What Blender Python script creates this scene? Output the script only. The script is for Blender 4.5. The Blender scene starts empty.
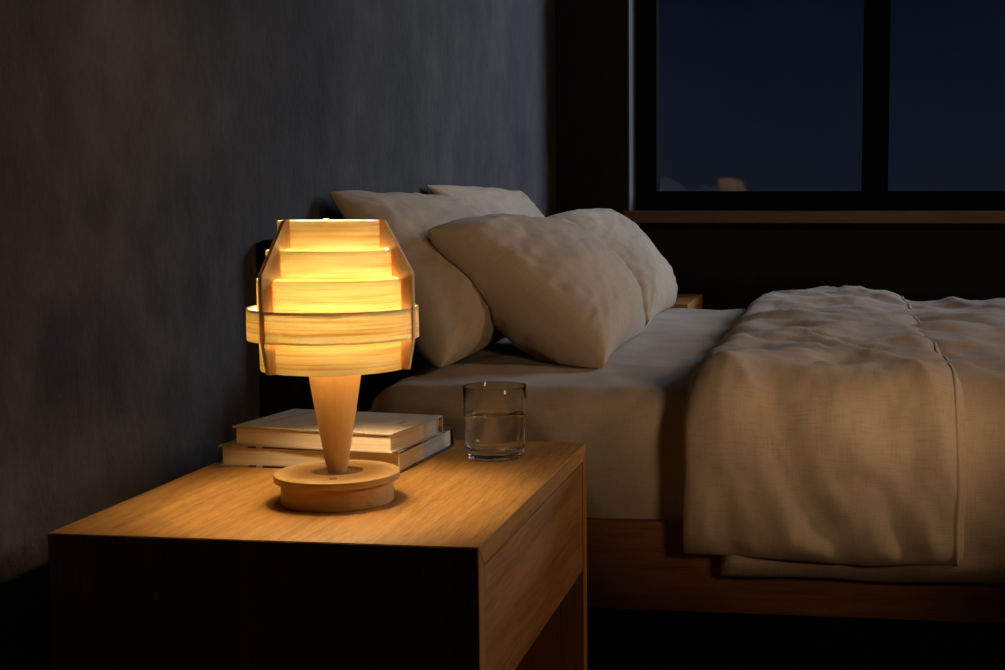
import bpy, bmesh, math, random
from mathutils import Vector, noise, Matrix
from mathutils.bvhtree import BVHTree

random.seed(7)
scene = bpy.context.scene
COL = scene.collection
PI = math.pi

# ------------------------------------------------------------------ helpers
def V(*a): return Vector(a)

def smooth(me, angle=None):
    for p in me.polygons: p.use_smooth = True
    if angle is not None:
        try: me.set_sharp_from_angle(angle=math.radians(angle))
        except Exception: pass

def obj(name, bm, mat, parent=None, sm=None):
    me = bpy.data.meshes.new(name)
    bm.normal_update()
    bm.to_mesh(me); bm.free()
    if sm is not None: smooth(me, sm)
    if mat: me.materials.append(mat)
    o = bpy.data.objects.new(name, me)
    COL.objects.link(o)
    if parent is not None: o.parent = parent
    return o

def thing(name, label, cat, loc=(0, 0, 0), rotz=0.0, group=None):
    o = bpy.data.objects.new(name, None)
    o.empty_display_size = 0.05
    COL.objects.link(o)
    o.location = loc; o.rotation_euler = (0, 0, rotz)
    o['label'] = label; o['category'] = cat
    if group: o['group'] = group
    return o

def tag(o, label, cat, group=None, kind=None):
    o['label'] = label; o['category'] = cat
    if group: o['group'] = group
    if kind: o['kind'] = kind
    return o

def add_box(bm, x0, x1, y0, y1, z0, z1, bev=0.0, seg=2):
    t = bmesh.new()
    vs = [t.verts.new((x, y, z)) for x in (x0, x1) for y in (y0, y1) for z in (z0, z1)]
    for f in ((0, 1, 3, 2), (4, 6, 7, 5), (0, 4, 5, 1), (2, 3, 7, 6), (0, 2, 6, 4), (1, 5, 7, 3)):
        t.faces.new([vs[i] for i in f])
    if bev > 0:
        bmesh.ops.bevel(t, geom=list(t.edges), offset=bev, segments=seg, profile=0.5, affect='EDGES')
    bmesh.ops.recalc_face_normals(t, faces=list(t.faces))
    me = bpy.data.meshes.new('tmp'); t.to_mesh(me); t.free()
    bm.from_mesh(me); bpy.data.meshes.remove(me)

def box(*a, **k):
    bm = bmesh.new(); add_box(bm, *a, **k); return bm

def prism(poly, x0, x1, bev=0.0007):
    """a board of constant (y, z) section along x with eased edges."""
    bm = bmesh.new()
    A = [bm.verts.new((x0, y, z)) for y, z in poly]; B = [bm.verts.new((x1, y, z)) for y, z in poly]
    bm.faces.new(A); bm.faces.new(B[::-1])
    n = len(poly)
    for i in range(n): bm.faces.new((A[i], B[i], B[(i + 1) % n], A[(i + 1) % n]))
    bmesh.ops.recalc_face_normals(bm, faces=list(bm.faces))
    if bev: bmesh.ops.bevel(bm, geom=list(bm.edges), offset=bev, segments=1, affect='EDGES')
    return bm

def lathe(profile, seg=96, closed=False):
    """profile: list of (r, z); r == 0 makes a pole."""
    bm = bmesh.new(); rings = []
    for r, z in profile:
        if r < 1e-7: rings.append([bm.verts.new((0, 0, z))])
        else: rings.append([bm.verts.new((r * math.cos(2 * PI * i / seg), r * math.sin(2 * PI * i / seg), z)) for i in range(seg)])
    n = len(rings); m = n if closed else n - 1
    for k in range(m):
        a, b = rings[k], rings[(k + 1) % n]
        for i in range(seg):
            j = (i + 1) % seg
            if len(a) == 1 and len(b) == 1: continue
            if len(a) == 1: bm.faces.new((a[0], b[j], b[i]))
            elif len(b) == 1: bm.faces.new((a[i], a[j], b[0]))
            else: bm.faces.new((a[i], a[j], b[j], b[i]))
    bmesh.ops.recalc_face_normals(bm, faces=list(bm.faces))
    return bm

# ------------------------------------------------------------------ materials
def new_mat(name):
    m = bpy.data.materials.new(name); m.use_nodes = True
    nt = m.node_tree
    return m, nt, nt.nodes['Principled BSDF'], nt.nodes['Material Output']

def coords(nt, scale, kind='Object', loc=(0, 0, 0), rot=(0, 0, 0)):
    tc = nt.nodes.new('ShaderNodeTexCoord'); mp = nt.nodes.new('ShaderNodeMapping')
    mp.inputs['Scale'].default_value = scale; mp.inputs['Location'].default_value = loc
    mp.inputs['Rotation'].default_value = rot
    nt.links.new(tc.outputs[kind], mp.inputs['Vector'])
    return mp.outputs['Vector']

def noise_tex(nt, vec, scale=1.0, detail=4.0, rough=0.55, dist=0.0):
    n = nt.nodes.new('ShaderNodeTexNoise')
    n.inputs['Scale'].default_value = scale; n.inputs['Detail'].default_value = detail
    n.inputs['Roughness'].default_value = rough; n.inputs['Distortion'].default_value = dist
    nt.links.new(vec, n.inputs['Vector'])
    return n.outputs['Fac']

def ramp(nt, fac, stops):
    r = nt.nodes.new('ShaderNodeValToRGB')
    el = r.color_ramp.elements
    while len(el) < len(stops): el.new(0.5)
    for e, (p, c) in zip(el, stops):
        e.position = p; e.color = (c[0], c[1], c[2], 1)
    nt.links.new(fac, r.inputs['Fac'])
    return r.outputs['Color']

def math_n(nt, op, a, b):
    n = nt.nodes.new('ShaderNodeMath'); n.operation = op
    for i, v in enumerate((a, b)):
        if isinstance(v, (int, float)): n.inputs[i].default_value = v
        else: nt.links.new(v, n.inputs[i])
    return n.outputs[0]

def mix_col(nt, fac, a, b, mode='MIX'):
    n = nt.nodes.new('ShaderNodeMix'); n.data_type = 'RGBA'; n.blend_type = mode
    def put(s, v):
        if isinstance(v, (int, float)): s.default_value = v
        elif isinstance(v, tuple): s.default_value = (v[0], v[1], v[2], 1)
        else: nt.links.new(v, s)
    put(n.inputs[0], fac); put(n.inputs[6], a); put(n.inputs[7], b)
    return n.outputs[2]

def bump(nt, bs, height, strength, dist=0.001):
    b = nt.nodes.new('ShaderNodeBump')
    b.inputs['Strength'].default_value = strength; b.inputs['Distance'].default_value = dist
    nt.links.new(height, b.inputs['Height']); nt.links.new(b.outputs['Normal'], bs.inputs['Normal'])

def wood(name, dark, mid, light, axis='y', rough=0.45, scale=1.0, pores=0.25, wav=0.6):
    m, nt, bs, out = new_mat(name)
    lo, hi = 2.2 * scale, 46.0 * scale
    s1 = {'x': (lo, hi, hi), 'y': (hi, lo, hi), 'z': (hi, hi, lo)}[axis]
    s2 = tuple(v * 7 for v in s1)
    s3 = tuple((v * 0.16 if v > 10 else v * 0.5) for v in s1)
    v1 = coords(nt, s1)
    g1 = noise_tex(nt, v1, 1.0, 5, 0.6, wav)
    g2 = noise_tex(nt, coords(nt, s2, loc=(3, 1, 2)), 1.0, 3, 0.6)
    g3 = noise_tex(nt, coords(nt, s3, loc=(7, 2, 5)), 1.0, 3, 0.5, 0.8)
    f = math_n(nt, 'ADD', math_n(nt, 'MULTIPLY', g1, 0.6), math_n(nt, 'MULTIPLY', g3, 0.4))
    c = ramp(nt, f, ((0.32, dark), (0.5, mid), (0.66, light)))
    p = ramp(nt, g2, ((0.36, (1 - pores,) * 3), (0.52, (1, 1, 1))))
    c2 = mix_col(nt, 1.0, c, p, 'MULTIPLY')
    nt.links.new(c2, bs.inputs['Base Color'])
    bs.inputs['Roughness'].default_value = rough
    bs.inputs['Specular IOR Level'].default_value = 0.22
    bump(nt, bs, g2, 0.25, 0.0006)
    return m

def plain(name, col, rough=0.6, metal=0.0, spec=0.4):
    m, nt, bs, out = new_mat(name)
    n = noise_tex(nt, coords(nt, (30, 30, 30)), 1, 3)
    c = ramp(nt, n, ((0.3, tuple(v * 0.88 for v in col)), (0.7, tuple(min(1, v * 1.1) for v in col))))
    nt.links.new(c, bs.inputs['Base Color'])
    bs.inputs['Roughness'].default_value = rough; bs.inputs['Metallic'].default_value = metal
    bs.inputs['Specular IOR Level'].default_value = spec
    return m

def linen(name, col, uv_scale=1.0, weave=0.5, mottle=0.16):
    m, nt, bs, out = new_mat(name)
    k = uv_scale
    big = noise_tex(nt, coords(nt, (5 * k, 5 * k, 1), 'UV'), 1, 4, 0.6)
    warp = noise_tex(nt, coords(nt, (480 * k, 40 * k, 1), 'UV'), 1, 3, 0.6)
    weft = noise_tex(nt, coords(nt, (40 * k, 480 * k, 1), 'UV', loc=(4, 9, 0)), 1, 2, 0.5)
    fine = math_n(nt, 'ADD', warp, weft)
    sl = math_n(nt, 'MULTIPLY', fine, 0.5)
    c1 = ramp(nt, big, ((0.3, tuple(v * (1 - mottle) for v in col)), (0.7, tuple(min(1, v * (1 + mottle * 0.6)) for v in col))))
    c2 = ramp(nt, sl, ((0.34, (0.82, 0.81, 0.80)), (0.5, (1, 1, 1)), (0.68, (1.0, 1.0, 1.0))))
    c = mix_col(nt, 1.0, c1, c2, 'MULTIPLY')
    nt.links.new(c, bs.inputs['Base Color'])
    bs.inputs['Roughness'].default_value = 0.92
    bs.inputs['Specular IOR Level'].default_value = 0.12
    bs.inputs['Sheen Weight'].default_value = 0.12
    bs.inputs['Sheen Roughness'].default_value = 0.5
    bump(nt, bs, sl, weave, 0.0012)
    return m

def plaster(name, c0, c1, c2, bumpk=0.5):
    m, nt, bs, out = new_mat(name)
    a = noise_tex(nt, coords(nt, (3.5, 2.4, 2.0)), 1, 7, 0.66, 0.3)
    b = noise_tex(nt, coords(nt, (24, 15, 11), loc=(2, 2, 2)), 1, 6, 0.65)
    d = noise_tex(nt, coords(nt, (150, 80, 90)), 1, 3, 0.6)
    f = math_n(nt, 'ADD', math_n(nt, 'MULTIPLY', a, 0.62), math_n(nt, 'MULTIPLY', b, 0.38))
    nt.links.new(ramp(nt, f, ((0.34, c0), (0.5, c1), (0.66, c2))), bs.inputs['Base Color'])
    bs.inputs['Roughness'].default_value = 0.85
    bs.inputs['Specular IOR Level'].default_value = 0.2
    h = math_n(nt, 'ADD', math_n(nt, 'MULTIPLY', b, 1.0), math_n(nt, 'MULTIPLY', d, 0.3))
    bump(nt, bs, h, bumpk, 0.004)
    return m

def pages(name, col, axis='z'):
    m, nt, bs, out = new_mat(name)
    n = noise_tex(nt, coords(nt, (6, 6, 900)), 1, 2, 0.5)
    nt.links.new(ramp(nt, n, ((0.35, tuple(v * 0.84 for v in col)), (0.6, col))), bs.inputs['Base Color'])
    bs.inputs['Roughness'].default_value = 0.9; bs.inputs['Specular IOR Level'].default_value = 0.1
    bump(nt, bs, n, 0.35, 0.0006)
    return m

def veneer(name):
    m, nt, bs, out = new_mat(name)
    g = noise_tex(nt, coords(nt, (5, 5, 480)), 1, 4, 0.6, 0.5)
    g2 = noise_tex(nt, coords(nt, (9, 9, 210), loc=(1, 2, 3)), 1, 3, 0.5, 0.4)
    f = math_n(nt, 'ADD', math_n(nt, 'MULTIPLY', g, 0.55), math_n(nt, 'MULTIPLY', g2, 0.45))
    c = ramp(nt, f, ((0.38, (0.70, 0.47, 0.22)), (0.49, (0.86, 0.68, 0.42)), (0.60, (0.92, 0.77, 0.52))))
    nt.links.new(c, bs.inputs['Base Color'])
    bs.inputs['Roughness'].default_value = 0.6
    bs.inputs['Specular IOR Level'].default_value = 0.2
    bs.inputs['Subsurface Weight'].default_value = 0.160
    bs.inputs['Subsurface Radius'].default_value = (1.0, 0.9, 0.75)
    bs.inputs['Subsurface Scale'].default_value = VENEER_SSS
    return m

VENEER_SSS = 0.004
M = {}
M['oak_y'] = wood('oak top', (0.31, 0.138, 0.028), (0.44, 0.212, 0.050), (0.53, 0.275, 0.077), 'y', 0.6, 2.3, 0.30, 0.2)
M['oak_z'] = wood('oak side', (0.25, 0.11, 0.034), (0.38, 0.19, 0.062), (0.47, 0.25, 0.09), 'z', 0.5)
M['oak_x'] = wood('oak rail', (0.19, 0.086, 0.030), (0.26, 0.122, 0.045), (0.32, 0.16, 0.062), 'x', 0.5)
M['oak_dy'] = wood('oak drawer', (0.25, 0.11, 0.034), (0.39, 0.19, 0.062), (0.48, 0.25, 0.09), 'y', 0.5)
M['beech'] = wood('pale beech', (0.47, 0.28, 0.10), (0.57, 0.36, 0.14), (0.63, 0.42, 0.18), 'x', 0.5, 1.0, 0.08)
M['beech_v'] = wood('pale beech stem', (0.60, 0.38, 0.16), (0.68, 0.45, 0.20), (0.72, 0.50, 0.24), 'z', 0.5, 1.0, 0.06)
M['fin'] = wood('pine fin', (0.78, 0.58, 0.35), (0.84, 0.65, 0.41), (0.88, 0.70, 0.46), 'z', 0.5, 1.2, 0.10)
fb = M['fin'].node_tree.nodes['Principled BSDF']
fb.inputs['Subsurface Weight'].default_value = 0.38
fb.inputs['Subsurface Radius'].default_value = (1.0, 0.65, 0.35); fb.inputs['Subsurface Scale'].default_value = 0.010
M['veneer'] = veneer('pine veneer')
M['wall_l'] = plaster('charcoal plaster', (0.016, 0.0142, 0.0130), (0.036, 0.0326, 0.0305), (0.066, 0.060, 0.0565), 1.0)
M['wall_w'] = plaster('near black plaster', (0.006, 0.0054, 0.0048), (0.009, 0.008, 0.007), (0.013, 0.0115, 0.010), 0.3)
M['reveal'] = plaster('reveal plaster', (0.06, 0.06, 0.062), (0.075, 0.075, 0.077), (0.09, 0.09, 0.092), 0.15)
M['floor'] = wood('dark floorboards', (0.012, 0.008, 0.006), (0.020, 0.013, 0.009), (0.03, 0.02, 0.014), 'x', 0.55)
M['ceil'] = plaster('dark ceiling', (0.05, 0.05, 0.05), (0.06, 0.06, 0.06), (0.075, 0.075, 0.075), 0.2)
M['frame'] = plain('black window frame', (0.002, 0.002, 0.0022), 0.85, 0, 0.02)
M['sillw'] = wood('sill oak', (0.09, 0.050, 0.032), (0.12, 0.070, 0.045), (0.15, 0.09, 0.06), 'x', 0.45)
M['black'] = plain('black upholstery', (0.008, 0.007, 0.007), 0.9, 0, 0.15)
M['linen'] = linen('beige linen', (0.40, 0.315, 0.225), 1.0, 0.6, 0.24)
M['linen_p'] = linen('beige pillow linen', (0.40, 0.315, 0.225), 1.0, 0.25, 0.10)
M['sheet'] = linen('beige sheet', (0.37, 0.295, 0.218), 1.0, 0.3, 0.26)
M['pages'] = pages('page edges', (0.68, 0.56, 0.37))
M['cover_b'] = plain('warm grey cover', (0.44, 0.355, 0.26), 0.55)
M['ink'] = plain('dark ink', (0.05, 0.035, 0.025), 0.6)
M['brass'] = plain('aged brass', (0.16, 0.08, 0.03), 0.4, 1.0)
M['recess'] = wood('shaded collar wood', (0.10, 0.055, 0.025), (0.13, 0.075, 0.035), (0.16, 0.095, 0.05), 'x', 0.5, 1.0, 0.08)  # shade of the recess is painted into this darker wood tone
M['socket'] = plain('white porcelain socket', (0.7, 0.66, 0.6), 0.4)

def jacket(name):
    """dust jacket of the lower book: cream end band, red-brown block, dark field with a pale smudged picture."""
    m, nt, bs, out = new_mat(name)
    tc = nt.nodes.new('ShaderNodeTexCoord'); sp = nt.nodes.new('ShaderNodeSeparateXYZ')
    nt.links.new(tc.outputs['Object'], sp.inputs[0])
    n = noise_tex(nt, coords(nt, (18, 60, 10), loc=(4, 3, 0)), 1, 4, 0.6, 0.5)
    n2 = math_n(nt, 'MULTIPLY', math_n(nt, 'SUBTRACT', noise_tex(nt, coords(nt, (90, 90, 90)), 1, 2), 0.5), 0.004)
    x = math_n(nt, 'ADD', sp.outputs[0], n2)
    f = math_n(nt, 'ADD', math_n(nt, 'MULTIPLY', x, 4.0), 0.5)      # x -0.125..0.125 -> 0..1
    r = nt.nodes.new('ShaderNodeValToRGB'); r.color_ramp.interpolation = 'CONSTANT'
    stops = [(0.0, (0.46, 0.36, 0.24)), (0.205, (0.09, 0.03, 0.018)), (0.245, (0.42, 0.33, 0.22)), (0.275, (0.028, 0.02, 0.016))]
    el = r.color_ramp.elements
    while len(el) < len(stops): el.new(0.5)
    for e, (p, c) in zip(el, stops): e.position = p; e.color = (*c, 1)
    nt.links.new(f, r.inputs['Fac'])
    pic = ramp(nt, n, ((0.52, (0, 0, 0)), (0.66, (1, 1, 1))))
    msk = ramp(nt, f, ((0.80, (0, 0, 0)), (0.84, (1, 1, 1))))
    mm = mix_col(nt, 1.0, pic, msk, 'MULTIPLY')
    c = mix_col(nt, mm, r.outputs['Color'], (0.22, 0.18, 0.14))
    nt.links.new(c, bs.inputs['Base Color'])
    bs.inputs['Roughness'].default_value = 0.35
    return m
M['jacket'] = jacket('dust jacket')
M['darkred'] = plain('dark red cloth', (0.035, 0.012, 0.010), 0.5)

def glass_mat(name, ior, col=(1, 1, 1), rough=0.0):
    m, nt, bs, out = new_mat(name)
    bs.inputs['Base Color'].default_value = (*col, 1)
    bs.inputs['Transmission Weight'].default_value = 1.0
    bs.inputs['IOR'].default_value = ior; bs.inputs['Roughness'].default_value = rough
    return m
M['glass'] = glass_mat('clear glass', 1.42)
M['water'] = glass_mat('water', 1.33)

def pane_mat():
    m, nt, bs, out = new_mat('window pane glass')
    nt.nodes.remove(bs)
    tr = nt.nodes.new('ShaderNodeBsdfTransparent'); gl = nt.nodes.new('ShaderNodeBsdfGlossy')
    gl.inputs['Roughness'].default_value = 0.03
    fr = nt.nodes.new('ShaderNodeFresnel'); fr.inputs['IOR'].default_value = 1.5
    mx = nt.nodes.new('ShaderNodeMixShader')
    ge = nt.nodes.new('ShaderNodeNewGeometry')
    k = math_n(nt, 'MULTIPLY', fr.outputs[0], math_n(nt, 'SUBTRACT', 1.0, ge.outputs['Backfacing']))   # one reflection per sheet
    nt.links.new(math_n(nt, 'MULTIPLY', k, 2.0), mx.inputs[0])
    nt.links.new(tr.outputs[0], mx.inputs[1]); nt.links.new(gl.outputs[0], mx.inputs[2])
    nt.links.new(mx.outputs[0], out.inputs['Surface'])
    return m
M['pane'] = pane_mat()

def bulb_mat(strength, col):
    m, nt, bs, out = new_mat('frosted bulb glow')
    nt.nodes.remove(bs)
    e = nt.nodes.new('ShaderNodeEmission')
    e.inputs['Color'].default_value = (*col, 1); e.inputs['Strength'].default_value = strength
    nt.links.new(e.outputs[0], out.inputs['Surface'])
    return m

# ------------------------------------------------------------------ dimensions (metres, camera stands over the origin)
TT = 0.500                                # bedside table top
WX, WY = -0.760, 3.690                    # headboard wall, window wall
RX, BY, CZ = 3.0, -1.6, 2.6               # far right wall, wall behind the camera, ceiling

# ------------------------------------------------------------------ room shell
def struct(name, bm, mat, parent=None, sm=None):
    o = obj(name, bm, mat, parent, sm)
    if parent is None: o['kind'] = 'structure'
    return o

struct('floor', box(WX - 0.2, RX + 0.2, BY - 0.2, WY + 0.25, -0.1, 0.0), M['floor'])
struct('ceiling', box(WX - 0.2, RX + 0.2, BY - 0.2, WY + 0.25, CZ, CZ + 0.1), M['ceil'])
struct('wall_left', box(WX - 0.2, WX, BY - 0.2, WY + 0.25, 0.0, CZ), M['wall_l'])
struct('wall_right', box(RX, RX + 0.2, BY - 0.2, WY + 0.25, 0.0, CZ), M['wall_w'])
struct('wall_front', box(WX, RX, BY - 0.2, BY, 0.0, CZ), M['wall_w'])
OX0, OX1, OZ0, OZ1 = -0.559, 2.12, 0.770, 2.25      # window opening
WT = 0.25
bm = bmesh.new()
add_box(bm, WX, RX, WY, WY + WT, 0.0, OZ0)
add_box(bm, WX, RX, WY, WY + WT, OZ1, CZ)
add_box(bm, WX, OX0, WY, WY + WT, OZ0, OZ1)
add_box(bm, OX1, RX, WY, WY + WT, OZ0, OZ1)
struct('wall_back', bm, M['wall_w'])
# plaster lining of the opening (jambs and head)
FY = WY + 0.115                                      # face of the window frame
bm = bmesh.new()
add_box(bm, OX0, OX0 + 0.004, WY - 0.001, FY, OZ0 + 0.004, OZ1)
add_box(bm, OX1 - 0.004, OX1, WY - 0.001, FY, OZ0 + 0.004, OZ1)
add_box(bm, OX0 + 0.004, OX1 - 0.004, WY - 0.001, FY, OZ1 - 0.004, OZ1)
struct('trim_1', bm, M['reveal'])
# sill board
struct('trim_2', box(-0.567, OX1 + 0.02, WY - 0.045, FY, 0.741, 0.774, bev=0.003), M['sillw'])

# ------------------------------------------------------------------ window
win = bpy.data.objects.new('window_1', None); COL.objects.link(win)
win.location = (0, FY, 0.774); win['kind'] = 'structure'
FD = 0.06
def wy(p): return p
SX = [(OX0 + 0.004, 0.115), (0.115, 1.20), (1.20, OX1 - 0.004)]    # three lights; only two are in view
zb, zt = 0.0, OZ1 - 0.004 - 0.774
fw = 0.054                                           # frame bar width
bm = bmesh.new()
x0, x1 = OX0 + 0.004, OX1 - 0.004
add_box(bm, x0, x1, 0, FD, zb, zb + fw, bev=0.002)
add_box(bm, x0, x1, 0, FD, zt - fw, zt, bev=0.002)
add_box(bm, x0, x0 + fw + 0.006, 0, FD, zb + fw, zt - fw, bev=0.002)
add_box(bm, x1 - fw, x1, 0, FD, zb + fw, zt - fw, bev=0.002)
obj('window_frame', bm, M['frame'], win)
MX = [(0.079, 0.151), (1.15, 1.222)]
for a, b in MX:
    obj('mullion', box(a, b, 0, FD, zb + fw, zt - fw, bev=0.002), M['frame'], win)
spans = [(x0 + fw + 0.006, MX[0][0]), (MX[0][1], MX[1][0]), (MX[1][1], x1 - fw)]
for i, (a, b) in enumerate(spans):
    bm = box(a - 0.002, b + 0.002, -0.003, 0.003, 0.0, zt - 2 * fw + 0.004)
    o = obj('window_pane', bm, M['pane'], win)
    o.location = (0, 0.040, zb + fw - 0.002)
    if i == 0: o.rotation_euler = (math.radians(1.4), 0, 0)   # pane alone tilted to bring the lamp's reflection into view

# ------------------------------------------------------------------ bedside table
NX0, NX1, NY0, NY1 = -0.701, -0.301, 1.117, 1.634
def nightstand(name, label, loc, drawer_h=0.1345, width=0.517, H=0.5, group=None):
    t = thing(name, label, 'bedside table', loc, 0, group)
    d = 0.40; w = width; s = 0.020
    # local: x 0..d (front at x = d), y 0..w
    obj('table_top', prism([(0.0003, H), (w - 0.0003, H), (w - s, H - s), (s, H - s)], 0, d), M['oak_y'], t)
    obj('side_panel', prism([(0, 0), (0, H - 0.0004), (s, H - s - 0.0004), (s, 0)], 0, d), M['oak_z'], t)
    obj('side_panel', prism([(w, 0), (w, H - 0.0004), (w - s, H - s - 0.0004), (w - s, 0)], 0, d), M['oak_z'], t)
    obj('back_panel', box(0.012, 0.026, s, w - s, 0.02, H - 0.0205), M['oak_z'], t)
    z1 = H - 0.0225; z0 = z1 - drawer_h
    dr = obj('drawer', box(0.03, d - 0.019, s + 0.006, w - s - 0.006, z0 + 0.012, z1 - 0.012), M['oak_dy'], t)
    obj('drawer_front', box(d - 0.0195, d - 0.0012, s + 0.0018, w - s - 0.0018, z0, z1 - 0.0006, bev=0.001), M['oak_dy'], dr, 40)
    obj('divider_shelf', box(0.026, d - 0.024, s, w - s, z0 - 0.016, z0 - 0.001), M['oak_y'], t)
    obj('bottom_shelf', box(0.026, d - 0.002, s, w - s, 0.05, 0.07, bev=0.001), M['oak_y'], t)
    return t
nightstand('nightstand', 'oak bedside table in the foreground carrying the glowing lamp, books and glass of water', (NX0, NY0, 0), group='oak bedside tables either side of the bed')
nightstand('nightstand', 'small oak bedside table peeking out behind the pillows beyond the bed', (-0.738, 3.168, 0), 0.13, 0.36, 0.557, group='oak bedside tables either side of the bed')

# ------------------------------------------------------------------ lamp
LX, LY = -0.4893, 1.281
fx, fy = 0.493, -1.287                                # towards the camera's place
L = math.hypot(fx, fy); fx /= L; fy /= L
az_front = math.atan2(fy, fx)
lamp = thing('table_lamp', 'glowing wooden table lamp with stacked pine veneer rings on the bedside table', 'lamp', (LX, LY, TT))
def arc(cx, cz, r, a0, a1, n=5):
    return [(cx + r * math.cos(math.radians(a0 + (a1 - a0) * i / n)), cz + r * math.sin(math.radians(a0 + (a1 - a0) * i / n))) for i in range(n + 1)]
# base: two stacked discs, the upper one wider
prof = [(0, 0)] + arc(0.0542, 0.0010, 0.0010, -90, 0) + arc(0.0545, 0.0218, 0.0007, 0, 90) + [(0, 0.0225)]
obj('lower_disc', lathe(prof), M['beech'], lamp, 40)
prof = [(0.0252, 0.0225)] + arc(0.0606, 0.0234, 0.0009, -90, 0) + arc(0.0605, 0.0287, 0.0010, 0, 90) + arc(0.0262, 0.0297, 0.001, 90, 180)
obj('upper_disc', lathe(prof, closed=True), M['beech'], lamp, 40)
obj('collar', lathe([(0, 0.0224), (0.0250, 0.0224), (0.0250, 0.0290), (0, 0.0290)]), M['recess'], lamp, 40)
sc_ = bmesh.new()
add = lathe([(0.0022, 0.0306), (0.0034, 0.0306), (0.0037, 0.0303), (0.0037, 0.0296), (0.0022, 0.0296)], 24, closed=True)
me_ = bpy.data.meshes.new('t'); add.to_mesh(me_); add.free(); sc_.from_mesh(me_); bpy.data.meshes.remove(me_)
screw = obj('screw', sc_, M['brass'], lamp, 40); screw['label'] = 'small dark brass screw'
sp = 0.0395
screw.location = (fx * sp + (-fy) * -0.004, fy * sp + fx * -0.004, 0)
scc = obj('screw_head', lathe([(0, 0.0302), (0.0021, 0.0300), (0.0021, 0.0296), (0, 0.0296)], 20), M['ink'], screw, 40)
# stem, tapering downwards
prof = [(0, 0.0291), (0.0090, 0.0291)]
for i in range(13):
    t = i / 12; z = 0.0291 + t * (0.142 - 0.0291)
    prof.append((0.0092 + (0.0278 - 0.0092) * (t ** 0.92), z))
prof += [(0.0268, 0.1435), (0, 0.1435)]
obj('stem', lathe(prof, 64), M['beech_v'], lamp, 50)
obj('socket', lathe([(0, 0.1436), (0.0155, 0.1436), (0.0155, 0.168), (0.013, 0.172), (0, 0.172)], 40), M['socket'], lamp, 40)
BULB = 185.0
prof = [(0, 0.1725), (0.0125, 0.1725), (0.0125, 0.178)]
prof += [(0.0235 * math.cos(math.radians(a)), 0.203 + 0.0235 * math.sin(math.radians(a))) for a in range(-55, 90, 12)] + [(0, 0.2265)]
bulb = obj('bulb', lathe(prof, 24), bulb_mat(BULB, (1.0, 0.77, 0.46)), lamp, 60)
# veneer rings: (outer radius, bottom z, top z)
RINGS = [(0.0515, 0.2440, 0.2800), (0.0630, 0.2212, 0.2515), (0.0725, 0.1922, 0.2235), (0.0830, 0.1645, 0.1952), (0.0716, 0.1345, 0.1690)]
TH = 0.0011
for R_, z0, z1 in RINGS:
    e = 0.0003
    prof = [(R_ - TH, z0), (R_, z0), (R_, z0 + (z1 - z0) * .5), (R_, z1), (R_ - TH, z1), (R_ - TH, z0 + (z1 - z0) * .5)]
    obj('shade_ring', lathe(prof, 128, closed=True), M['veneer'], lamp, 40)
# three radial fins that carry the rings
def fin_bm(th, t=0.0055):
    ins = 0.0022
    out_ = [(0.0545, 0.2812), (0.0565, 0.2800), (0.0845, 0.2290), (0.0845, 0.1660), (0.0786, 0.1345)]
    inn = [(0.0716 - TH - ins, 0.1345), (0.0716 - TH - ins, 0.1775), (0.0725 - TH - ins, 0.1790), (0.0725 - TH - ins, 0.2250), (0.0630 - TH - ins, 0.2260),
           (0.0630 - TH - ins, 0.2530), (0.0515 - TH - ins, 0.2540), (0.0515 - TH - ins, 0.2812)]
    pts = out_ + inn
    bm = bmesh.new()
    c, s = math.cos(th), math.sin(th)
    A = [bm.verts.new((r * c - t / 2 * s, r * s + t / 2 * c, z)) for r, z in pts]
    B = [bm.verts.new((r * c + t / 2 * s, r * s - t / 2 * c, z)) for r, z in pts]
    bm.faces.new(A); bm.faces.new(list(reversed(B)))
    n = len(pts)
    for i in range(n):
        j = (i + 1) % n
        bm.faces.new((A[j], A[i], B[i], B[j]))
    bmesh.ops.recalc_face_normals(bm, faces=list(bm.faces))
    bmesh.ops.triangulate(bm, faces=[f for f in bm.faces if len(f.verts) > 4])
    return bm
for a in (65, -52, 186):
    obj('shade_fin', fin_bm(az_front + math.radians(a)), M['fin'], lamp)

# ------------------------------------------------------------------ books
def book(label, loc, rot, w, d, h, cover, spine_m, tc=0.0022, inset=0.0035, back=None):
    t = thing('hardcover_book', label, 'book', loc, rot, 'hardback books stacked on the bedside table')
    b = 0.0006
    obj('back_cover', box(-w / 2, w / 2, -d / 2, d / 2, 0, tc, bev=b), back or cover, t, 40)
    obj('front_cover', box(-w / 2, w / 2, -d / 2, d / 2, h - tc, h, bev=b), cover, t, 40)
    obj('spine', box(-w / 2, w / 2, d / 2 - 0.0026, d / 2 - 0.0002, tc, h - tc), spine_m, t)
    # page block with slightly uneven sheets
    bm = box(-w / 2 + inset, w / 2 - inset, -d / 2 + inset, d / 2 - 0.003, tc, h - tc)
    obj('page_block', bm, M['pages'], t)
    return t
book('thick hardback with a dark pictorial jacket, lower book of the stack behind the lamp', (-0.5725, 1.5125, TT), math.radians(-3.7), 0.219, 0.172, 0.0240, M['jacket'], M['darkred'], back=M['jacket'])
b2 = book('beige cloth hardback lying on top of the dark jacketed book', (-0.5635, 1.4870, TT + 0.0241), math.radians(-8.0), 0.198, 0.133, 0.0222, M['cover_b'], M['cover_b'])
zt_ = 0.0222
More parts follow.
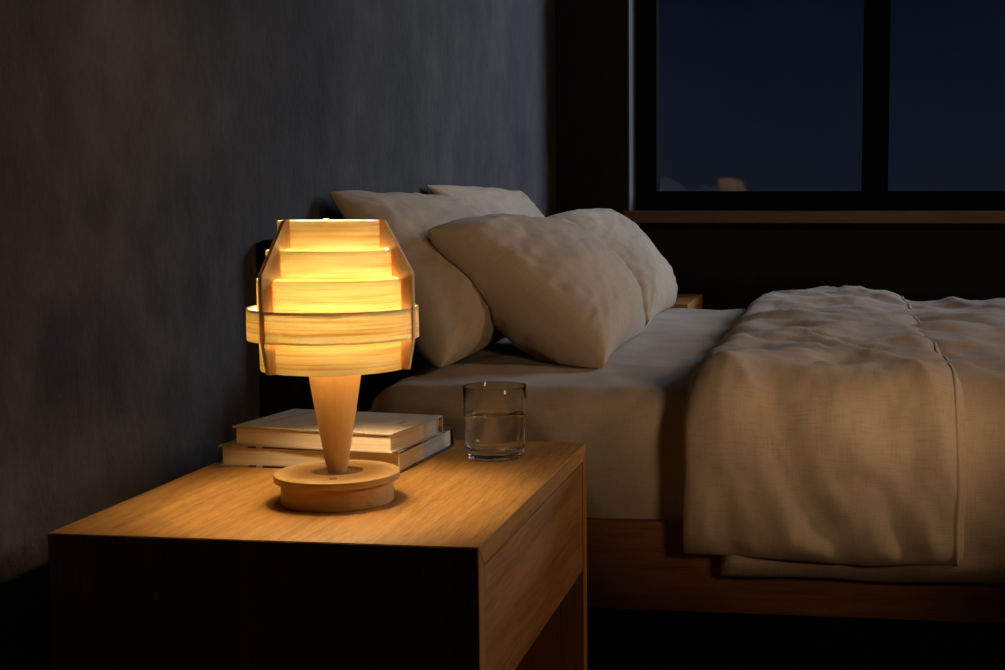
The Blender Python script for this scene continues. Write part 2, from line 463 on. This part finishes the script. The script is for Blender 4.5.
def stroke(xa, ya, xb, yb, w_):
    d = Vector((xb - xa, yb - ya, 0)); n = Vector((-d.y, d.x, 0)).normalized() * w_ / 2
    bm = bmesh.new(); lo, hi = zt_ - 0.0002, zt_ + 0.00015
    p = [(xa, ya), (xb, yb)]
    vs = []
    for z in (lo, hi):
        for (x, y), sg in ((p[0], 1), (p[0], -1), (p[1], -1), (p[1], 1)):
            vs.append(bm.verts.new((x + n.x * sg, y + n.y * sg, z)))
    for f in ((0, 1, 2, 3), (7, 6, 5, 4), (0, 4, 5, 1), (1, 5, 6, 2), (2, 6, 7, 3), (3, 7, 4, 0)):
        bm.faces.new([vs[i] for i in f])
    return obj('title_mark', bm, M['ink'], b2)
stroke(-0.073, -0.030, -0.0655, 0.028, 0.0013)
stroke(-0.0655, 0.030, -0.063, 0.046, 0.0016)
stroke(0.074, -0.006, 0.077, 0.016, 0.0012)
stroke(0.078, -0.004, 0.080, 0.006, 0.0012)

# ------------------------------------------------------------------ glass of water
GX, GY = -0.3895, 1.527
gl = thing('drinking_glass', 'clear straight tumbler of water near the table corner by the bed', 'glass', (GX, GY, TT))
def glass_r(z): return 0.0338 + (0.0372 - 0.0338) * min(1, max(0, (z - 0.006) / 0.07))
outer = [(0, 0.0004), (0.0285, 0.0)] + arc(0.0290, 0.0048, 0.0046, -90, -8, 6)
outer += [(glass_r(z), z) for z in (0.010, 0.02, 0.035, 0.05, 0.065, 0.0835)]
rim = [(glass_r(0.0845) - 0.0004, 0.0848), (glass_r(0.0845) - 0.0008, 0.0848), (glass_r(0.0835) - 0.0011, 0.0835)]
inner = [(glass_r(z) - 0.0012, z) for z in (0.065, 0.05, 0.035, 0.02)] + arc(0.0270, 0.0165, 0.0058, 0, -90, 6)[0:] + [(0, 0.0102)]
obj('tumbler', lathe(outer + rim + inner, 96), M['glass'], gl, 50)
wz = 0.0512
wat = [(0, 0.01015), (0.0270, 0.01065)] + [(r + 0.0003, z) for r, z in arc(0.0270, 0.0165, 0.0058, -80, 0, 6)]
wat += [(glass_r(z) - 0.0009, z) for z in (0.02, 0.035, wz + 0.0006)] + [(glass_r(wz) - 0.0022, wz), (0, wz)]
wo = obj('water', lathe(wat, 96), M['water'], None, 50)
wo.location = (GX, GY, TT)
tag(wo, 'clear water filling the lower part of the tumbler on the bedside table', 'water', kind='stuff')

# ------------------------------------------------------------------ bed
BY0, BY1, BX1 = 1.700, 3.150, 1.36
bed = thing('bed_frame', 'low oak bed frame with a black headboard under the beige bedding', 'bed', (0, 0, 0))
obj('headboard', box(WX + 0.002, -0.712, 1.712, BY1 + 0.012, 0.20, 0.748, bev=0.008, seg=3), M['black'], bed, 40)['label'] = 'black headboard'
for y0, y1 in ((BY0, BY0 + 0.024), (BY1 - 0.024, BY1)):
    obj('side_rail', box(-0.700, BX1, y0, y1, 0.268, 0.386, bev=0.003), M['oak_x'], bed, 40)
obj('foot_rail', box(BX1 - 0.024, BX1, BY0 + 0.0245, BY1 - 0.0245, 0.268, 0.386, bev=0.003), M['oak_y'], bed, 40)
obj('head_rail', box(-0.705, -0.640, BY0 + 0.026, BY1 - 0.026, 0.30, 0.480, bev=0.004), M['oak_y'], bed, 40)
for y0 in (BY0 + 0.001, BY1 - 0.061):
    obj('head_post', box(-0.672, -0.640, y0, y0 + 0.06, 0.387, 0.600, bev=0.008, seg=3), M['oak_z'], bed, 40)
obj('slat_base', box(-0.61, BX1 - 0.026, BY0 + 0.026, BY1 - 0.026, 0.30, 0.345), M['oak_y'], bed)
for x, y in ((-0.55, 1.86), (-0.55, 2.96), (1.2, 1.86), (1.2, 2.96)):
    obj('leg', lathe([(0, 0), (0.022, 0), (0.028, 0.299), (0, 0.299)], 24), M['black'], bed, 40).location = (x, y, 0)

def nz(x, y, z=0.0): return noise.noise(Vector((x, y, z)))
def ridge(x, y, z=0.0): return 1 - abs(noise.noise(Vector((x, y, z)))) * 2

def set_uv(me, uvs):
    uv = me.uv_layers.new(name='UVMap')
    for l in me.loops: uv.data[l.index].uv = uvs[l.vertex_index]

# mattress in its fitted sheet: rounded box with sheet wrinkles
def mattress():
    x0, x1, y0, y1, z0, z1 = -0.630, 1.325, 1.722, 3.128, 0.347, 0.553
    bm = bmesh.new(); R_ = 0.045
    nx, nsec = 150, []
    # cross-section in (y, z) from lower near side over the top to lower far side
    nsec += [(y0, z0 + (z1 - R_ - z0) * i / 22, -1, 0) for i in range(22)]
    nsec += [(y0 + R_ - R_ * math.cos(a), z1 - R_ + R_ * math.sin(a), -math.cos(a), math.sin(a)) for a in [PI / 2 * i / 8 for i in range(8)]]
    nsec += [(y0 + R_ + (y1 - y0 - 2 * R_) * i / 90, z1, 0, 1) for i in range(91)]
    nsec += [(y1 - R_ + R_ * math.sin(a), z1 - R_ + R_ * math.cos(a), math.sin(a), math.cos(a)) for a in [PI / 2 * i / 8 for i in range(1, 9)]]
    nsec += [(y1, z0 + (z1 - R_ - z0) * i / 10, 1, 0) for i in range(9, -1, -1)]
    s = [0]
    for a, b in zip(nsec, nsec[1:]): s.append(s[-1] + math.hypot(a[0] - b[0], a[1] - b[1]))
    grid, uvs = [], []
    for i in range(nx + 1):
        t = i / nx
        x = x0 + (x1 - x0) * t
        d = min(x - x0, x1 - x)
        k = 1.0
        RR = 0.05
        shrink = 0.0
        if d < RR: shrink = RR - math.sqrt(max(0, RR * RR - (RR - d) ** 2))
        col = []
        for (y, z, ny, nzv), ss in zip(nsec, s):
            w = 0.0
            side = 1.0 if nzv < 0.5 else 0.35
            # diagonal pull wrinkles on the side, faint ones on top
            w += 0.011 * side * nz(x * 5 + z * 6, ss * 4, 1.3)
            w += 0.008 * side * max(0, ridge(x * 9 + ss * 5, ss * 3 - x * 2, 4.1)) ** 3
            w += 0.0022 * nz(x * 22, ss * 14, 7.7)
            zz = z
            yy = y + ny * w; zz = z + nzv * w
            # shrink rounds the two ends
            cy, cz = (y0 + y1) / 2, (z0 + z1) / 2
            if shrink:
                yy += -math.copysign(min(shrink, 0.05), yy - cy) * (1 if abs(ny) > 0.01 or abs(yy - cy) > 0.6 else 0)
                if nzv > 0: zz -= shrink * nzv
            col.append(bm.verts.new((x, yy, zz))); uvs.append((x, ss))
        grid.append(col)
    for i in range(nx):
        for j in range(len(nsec) - 1):
            bm.faces.new((grid[i][j], grid[i][j + 1], grid[i + 1][j + 1], grid[i + 1][j]))
    bm.faces.new(list(reversed(grid[0]))); bm.faces.new(grid[-1])
    for i in range(nx):
        bm.faces.new((grid[i][-1], grid[i][0], grid[i + 1][0], grid[i + 1][-1]))
    bmesh.ops.recalc_face_normals(bm, faces=list(bm.faces))
    bm.verts.index_update()
    o = obj('mattress', bm, M['sheet'], None, 70)
    set_uv(o.data, uvs)
    tag(o, 'mattress in a beige fitted sheet on the low oak bed frame', 'mattress')
    return o
mattress()

# ------------------------------------------------------------------ pillows
TREES = []
def pillow(label, BN, BF, TF, TN, tf, tb, seed, sag=0.0, pinch=0.055, group=None, against=(), blunt=0.0):
    """corners: bottom near, bottom far, top far, top near; tf/tb bulge to the front/back."""
    BN, BF, TF, TN = (Vector(p) for p in (BN, BF, TF, TN))
    n = ((BF - BN).cross(TN - BN)).normalized()
    if n.x < 0: n = -n
    N = 84
    bm = bmesh.new(); uvs = []
    def P(u, v, side):
        pu = pinch * (1 - v * v) * u * abs(u) ; pv = pinch * (1 - u * u) * v * abs(v)
        uu, vv = u - pu, v - pv
        cr = blunt * (1 - v) / 2
        uu, vv = uu * math.sqrt(1 - cr * v * v / 2), vv * math.sqrt(1 - cr * u * u / 2)
        a, b = (uu + 1) / 2, (vv + 1) / 2
        p = BN * (1 - a) * (1 - b) + BF * a * (1 - b) + TF * a * b + TN * (1 - a) * b
        e = max(0.0, (1 - u * u)) ** 0.5 * max(0.0, (1 - v * v)) ** 0.5
        prof = e ** 0.72
        prof *= 1 - sag * v                         # filling sinks to the lower half
        T = tf if side > 0 else tb
        d = T * prof
        # lumps and creases, dying out at the seam
        k = min(1, e * 2.2)
        s0 = seed * 13.7 + (0 if side > 0 else 50)
        d += k * 0.010 * nz(u * 1.6 + s0, v * 1.6, s0)
        d += k * 0.003 * nz(u * 4 + s0, v * 4, s0 + 3)
        rr = 0
        for cu in (-1, 1):
            for cv in (-1, 1):
                du, dv = u - cu, v - cv
                r = math.hypot(du, dv); an = math.atan2(dv * cv, du * cu)
                rr += math.exp(-r * 1.9) * nz(an * 5.5 + s0, r * 0.8, cu * 3 + cv * 7)
        d += k * 0.0065 * rr
        d -= k * 0.0028 * max(0, ridge(u * 2.1 + v * 1.2 + s0, v * 1.5 - u * .6, s0 + 9) - 0.72) * 3
        d += k * 0.0022 * (max(0, ridge(u * 1.3 - v * 3.1 + s0, u * 0.9 + v * 2.0, s0 + 21)) ** 3 - 0.3)
        d += k * 0.0020 * nz(u * 16 + v * 8 + s0, v * 9 - u * 3, s0 + 5)
        # piping-like ripple along the seam
        q = p + n * (d if side > 0 else -d)
        q += n * 0.004 * nz(u * 3 + s0, v * 3, 2.2) * (1 - e)
        return q
    f = {}; b = {}
    for i in range(N + 1):
        for j in range(N + 1):
            # denser towards the seams
            u = math.sin((i / N - 0.5) * PI); v = math.sin((j / N - 0.5) * PI)
            f[i, j] = bm.verts.new(P(u, v, 1)); uvs.append((u * 0.3, v * 0.22))
            if i in (0, N) or j in (0, N): b[i, j] = f[i, j]
            else:
                b[i, j] = bm.verts.new(P(u, v, -1)); uvs.append((u * 0.3 + 1.0, v * 0.22))
    for i in range(N):
        for j in range(N):
            bm.faces.new((f[i, j], f[i + 1, j], f[i + 1, j + 1], f[i, j + 1]))
            bm.faces.new((b[i, j], b[i, j + 1], b[i + 1, j + 1], b[i + 1, j]))
    bmesh.ops.recalc_face_normals(bm, faces=list(bm.faces))
    if bm.calc_volume(signed=True) < 0: bmesh.ops.reverse_faces(bm, faces=list(bm.faces))
    bm.normal_update()
    # the pillow presses flat on the mattress and lies against the pillows behind it
    for v_ in bm.verts:
        if v_.co.z < 0.5575: v_.co.z = 0.5575
        if v_.co.x < WX + 0.004: v_.co.x = WX + 0.004
        for tree in against:
            hit, nn, _, dist = tree.find_nearest(v_.co)
            if hit is not None and dist < 0.10 and (v_.co - hit).dot(nn) < 0.002: v_.co = hit + nn * 0.002
    bm.normal_update()
    TREES.append(BVHTree.FromBMesh(bm))
    o = obj('pillow', bm, M['linen_p'], None, 180)
    set_uv(o.data, uvs)
    # origin at the thing's own base
    c = (BN + BF) / 2
    o.data.transform(Matrix.Translation(-c)); o.location = c
    tag(o, label, 'pillow', G)
    return o
G = 'beige pillows at the head of the bed'
pillow('beige pillow standing against the headboard directly behind the glowing lamp', (-0.535, 1.805, 0.560), (-0.560, 2.42, 0.560), (-0.705, 2.46, 0.803), (-0.742, 1.94, 0.812), 0.085, 0.045, 1, 0.25, blunt=0.25)
pillow('beige pillow against the wall, farthest back, only its top edge showing', (-0.580, 2.52, 0.560), (-0.570, 3.06, 0.560), (-0.715, 3.04, 0.822), (-0.750, 2.45, 0.829), 0.075, 0.030, 2, 0.25)
pillow('plump beige pillow leaning in front, closest to the drinking glass', (-0.328, 1.918, 0.560), (-0.345, 2.46, 0.560), (-0.520, 2.48, 0.742), (-0.600, 1.965, 0.757), 0.092, 0.095, 3, 0.05, against=TREES[:2])
pillow('beige pillow leaning on the window side, behind the plump front pillow', (-0.350, 2.53, 0.560), (-0.362, 3.07, 0.560), (-0.545, 3.05, 0.765), (-0.545, 2.54, 0.768), 0.088, 0.070, 4, 0.05, against=TREES[:3])

# ------------------------------------------------------------------ duvet
def drape(name, x0, x1, nx, z_top, y_near, y_far, z_near, z_far, thick, seed, mat, parent=None, rx=0.05, lump=1.0, R_=0.085, piped=False, creases=()):
    """a quilt laid across the bed and hanging down both sides, rounded at its ends."""
    sec = []
    def add_seg(fn, n):
        for i in range(n): sec.append(fn(i / n))
    add_seg(lambda t: (y_near, z_near + (z_top - R_ - z_near) * t, -1.0, 0.0), 56)
    add_seg(lambda t: (y_near + R_ - R_ * math.cos(t * PI / 2), z_top - R_ + R_ * math.sin(t * PI / 2), -math.cos(t * PI / 2), math.sin(t * PI / 2)), 22)
    add_seg(lambda t: (y_near + R_ + (y_far - y_near - 2 * R_) * t, z_top, 0.0, 1.0), 110)
    add_seg(lambda t: (y_far - R_ + R_ * math.sin(t * PI / 2), z_top - R_ + R_ * math.cos(t * PI / 2), math.sin(t * PI / 2), math.cos(t * PI / 2)), 12)
    add_seg(lambda t: (y_far, z_top - R_ + (z_far - z_top + R_) * t, 1.0, 0.0), 15)
    sec.append((y_far, z_far, 1.0, 0.0))
    S = [0]
    for a, b in zip(sec, sec[1:]): S.append(S[-1] + math.hypot(a[0] - b[0], a[1] - b[1]))
    tot = S[-1]
    bm = bmesh.new(); uvs = []
    O = {}; I = {}
    m = len(sec)
    for i in range(nx + 1):
        # denser at the ends
        t = i / nx
        te = 0.5 - 0.5 * math.cos(PI * t); tt = 0.55 * t + 0.45 * te
        x = x0 + (x1 - x0) * tt
        for j, ((y, z, ny, nzv), s) in enumerate(zip(sec, S)):
            dx = min(x - x0, x1 - x); ds = min(s, tot - s)
            r = 1.0
            if dx < rx: r *= math.sqrt(max(0, 1 - (1 - dx / rx) ** 2))
            if ds < 0.03: r *= math.sqrt(max(0, 1 - (1 - ds / 0.03) ** 2))
            hang = max(0.0, -ny) if s < tot / 2 else max(0.0, ny)
            low = max(0.0, 1 - s / 0.25)
            d = 0.0
            d += 0.012 * lump * nz(x * 3.3 + seed, s * 3.0, seed)
            d += 0.008 * lump * nz(x * 8 + seed, s * 6.5, seed + 2)
            d += 0.007 * lump * (max(0, ridge(x * 4.2 + s * 2.4 + seed, s * 2.2 - x * 1.2, seed + 4)) ** 2 - 0.3)
            d += 0.006 * lump * nz(x * 13 + s * 6 + seed, s * 8 - x * 4, seed + 11)
            d += 0.010 * lump * low * nz(x * 9 - s * 5 + seed, s * 3.0, seed + 6) * 1.6
            d += 0.0038 * lump * (1 - hang) * (max(0, ridge(x * 5 + seed, s * 13 + x * 2.5, seed + 8)) ** 3)
            d += 0.0022 * nz(x * 24 + seed, s * 20, seed + 1) + 0.0012 * nz(x * 55, s * 48, seed + 3)
            for ax_, as_, bx_, bs_, dep, wid in creases:
                vx, vs_ = bx_ - ax_, bs_ - as_
                tq = max(0.0, min(1.0, ((x - ax_) * vx + (s - as_) * vs_) / (vx * vx + vs_ * vs_)))
                q2 = (x - ax_ - tq * vx) ** 2 + (s - as_ - tq * vs_) ** 2
                d -= dep * math.exp(-q2 / (wid * wid)) * (0.35 + 0.65 * tq)
                d += dep * 0.5 * math.exp(-((math.sqrt(q2) - wid * 1.7) / wid) ** 2) * tq
            h = max(thick + d, 0.004) * r
            # free hem wanders a little; cloth sways outwards
            zz = z
            wob = 0.006 * nz(x * 4 + seed, 3.3, seed) * low + 0.003 * nz(x * 13, 1.1, seed) * low
            sway = 0.010 * low * nz(x * 5.2 + seed, 8.8, seed)
            xw = 0.006 * nz(s * 3, seed, 5.5) + 0.003 * nz(s * 11, seed, 2.2)
            base = Vector((x + xw, y - (sway if ny < 0 else 0), zz + wob * hang))
            nrm = Vector((0, ny, nzv))
            o_ = base + nrm * max(h, 0.0006)
            O[i, j] = bm.verts.new(o_); uvs.append((x, s))
            I[i, j] = bm.verts.new(base) ; uvs.append((x, s))
    for i in range(nx):
        for j in range(m - 1):
            bm.faces.new((O[i, j], O[i, j + 1], O[i + 1, j + 1], O[i + 1, j]))
            bm.faces.new((I[i, j], I[i + 1, j], I[i + 1, j + 1], I[i, j + 1]))
    for i in range(nx):
        for j in (0, m - 1):
            a = (O[i, j], O[i + 1, j], I[i + 1, j], I[i, j]); bm.faces.new(a if j == 0 else a[::-1])
    for j in range(m - 1):
        for i in (0, nx):
            a = (O[i, j + 1], O[i, j], I[i, j], I[i, j + 1]); bm.faces.new(a if i == 0 else a[::-1])
    bmesh.ops.recalc_face_normals(bm, faces=list(bm.faces))
    kk = nx - 7
    edge = [O[kk, j].co.copy() for j in range(2, m - 2)]
    o = obj(name, bm, mat, parent, 180)
    set_uv(o.data, uvs)
    if piped:
        path = edge
        tb = bmesh.new(); prev = None
        for k in range(0, len(path)):
            p = path[k]; t = (path[min(k + 1, len(path) - 1)] - path[max(k - 1, 0)]).normalized()
            ax = Vector((1, 0, 0)); n2 = t.cross(ax).normalized()
            ring = [tb.verts.new(p + (ax * math.cos(q * PI / 4) + n2 * math.sin(q * PI / 4)) * 0.0032) for q in range(8)]
            if prev:
                for q in range(8): tb.faces.new((prev[q], prev[(q + 1) % 8], ring[(q + 1) % 8], ring[q]))
            else: tb.faces.new(ring[::-1])
            prev = ring
        tb.faces.new(prev)
        bmesh.ops.recalc_face_normals(tb, faces=list(tb.faces))
        # smooth surface seam
        PIPE.append(tb)
    return o
PIPE = []
duvet = drape('duvet', -0.135, 1.395, 210, 0.5570, 1.684, 3.166, 0.322, 0.36, 0.020, 2.3, M['linen'], rx=0.03, lump=1.35)
tag(duvet, 'rumpled beige linen duvet turned back on the bed and hanging over its side', 'duvet')
fold = drape('turned_back_fold', -0.180, 0.168, 130, 0.562, 1.662, 3.19, 0.354, 0.37, 0.030, 9.1, M['linen'], duvet, rx=0.055, lump=1.35, piped=True, creases=[(-0.075, 0.175, -0.015, 0.055, 0.013, 0.020), (0.055, 0.11, 0.10, 0.02, 0.011, 0.018), (-0.135, 0.10, -0.115, -0.02, 0.010, 0.016), (-0.03, 0.22, 0.06, 0.17, 0.006, 0.022), (0.0, 0.07, 0.03, -0.02, 0.009, 0.014)])
obj('piping', PIPE[0], M['linen'], fold, 180)

# ------------------------------------------------------------------ light
w = bpy.data.worlds.new('night sky'); scene.world = w; w.use_nodes = True
nt = w.node_tree; bg = nt.nodes['Background']
tc = nt.nodes.new('ShaderNodeTexCoord'); sep = nt.nodes.new('ShaderNodeSeparateXYZ')
nt.links.new(tc.outputs['Generated'], sep.inputs[0])
cl = noise_tex(nt, coords(nt, (5, 5, 9), 'Generated'), 1, 5, 0.6, 0.3)
zz = math_n(nt, 'ADD', sep.outputs[2], math_n(nt, 'MULTIPLY', math_n(nt, 'SUBTRACT', cl, 0.5), 0.10))
sky = ramp(nt, zz, ((0.0, (0.0085, 0.0125, 0.022)), (0.06, (0.0070, 0.0118, 0.0235)), (0.16, (0.0030, 0.0055, 0.0150)), (0.5, (0.0030, 0.0050, 0.014))))
nt.links.new(sky, bg.inputs['Color']); bg.inputs['Strength'].default_value = 0.70

def sun(name, col, energy, to_sun, angle):
    l = bpy.data.lights.new(name, 'SUN'); l.color = col; l.energy = energy; l.angle = math.radians(angle)
    o = bpy.data.objects.new(name, l); COL.objects.link(o)
    o.rotation_euler = Vector(to_sun).to_track_quat('Z', 'Y').to_euler()
    return o
sun('moonlight', (0.62, 0.78, 1.0), 3.9, (1.2, 1.0, 0.60), 30)

pl_ = bpy.data.lights.new('added warm fill', 'POINT'); pl_.energy = 52.0; pl_.color = (1.0, 0.66, 0.40); pl_.shadow_soft_size = 0.16  # warm fill added out of frame to lift bedding and drawer, no lamp there
po = bpy.data.objects.new('added warm fill', pl_); COL.objects.link(po); po.location = (2.05, 1.34, 1.75)

sl = bpy.data.lights.new('added bed spot', 'SPOT'); sl.energy = 14.0; sl.color = (1.0, 0.68, 0.41); sl.shadow_soft_size = 0.06  # unseen spot added to warm the pillows and duvet side, no fixture modelled
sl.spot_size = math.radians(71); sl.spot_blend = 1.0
so = bpy.data.objects.new('added bed spot', sl); COL.objects.link(so); so.location = (0.32, 0.97, 0.66)
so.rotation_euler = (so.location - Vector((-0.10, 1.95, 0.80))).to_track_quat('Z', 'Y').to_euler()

# ------------------------------------------------------------------ camera
cam = bpy.data.cameras.new('camera'); co = bpy.data.objects.new('camera', cam); COL.objects.link(co)
F_PX, PX = 1350.0, 661.0
cam.sensor_fit = 'HORIZONTAL'; cam.sensor_width = 36.0; cam.lens = F_PX / 1005.0 * 36.0
cam.shift_x = -(PX - 502.5) / 1005.0
cam.clip_start = 0.05
co.location = (0, 0, 0.798)
co.rotation_euler = (math.radians(90 - 5.626538654), 0, math.radians(7.226176948))
scene.camera = co

vs = scene.view_settings
scene.display_settings.display_device = 'sRGB'
vs.view_transform = 'Standard'; vs.look = 'None'; vs.gamma = 1.0; vs.exposure = 0.0; vs.use_curve_mapping = False
cy = scene.cycles
cy.use_denoising = True
cy.max_bounces = 14; cy.diffuse_bounces = 5; cy.glossy_bounces = 5; cy.transmission_bounces = 12; cy.transparent_max_bounces = 12
cy.sample_clamp_indirect = 4.0
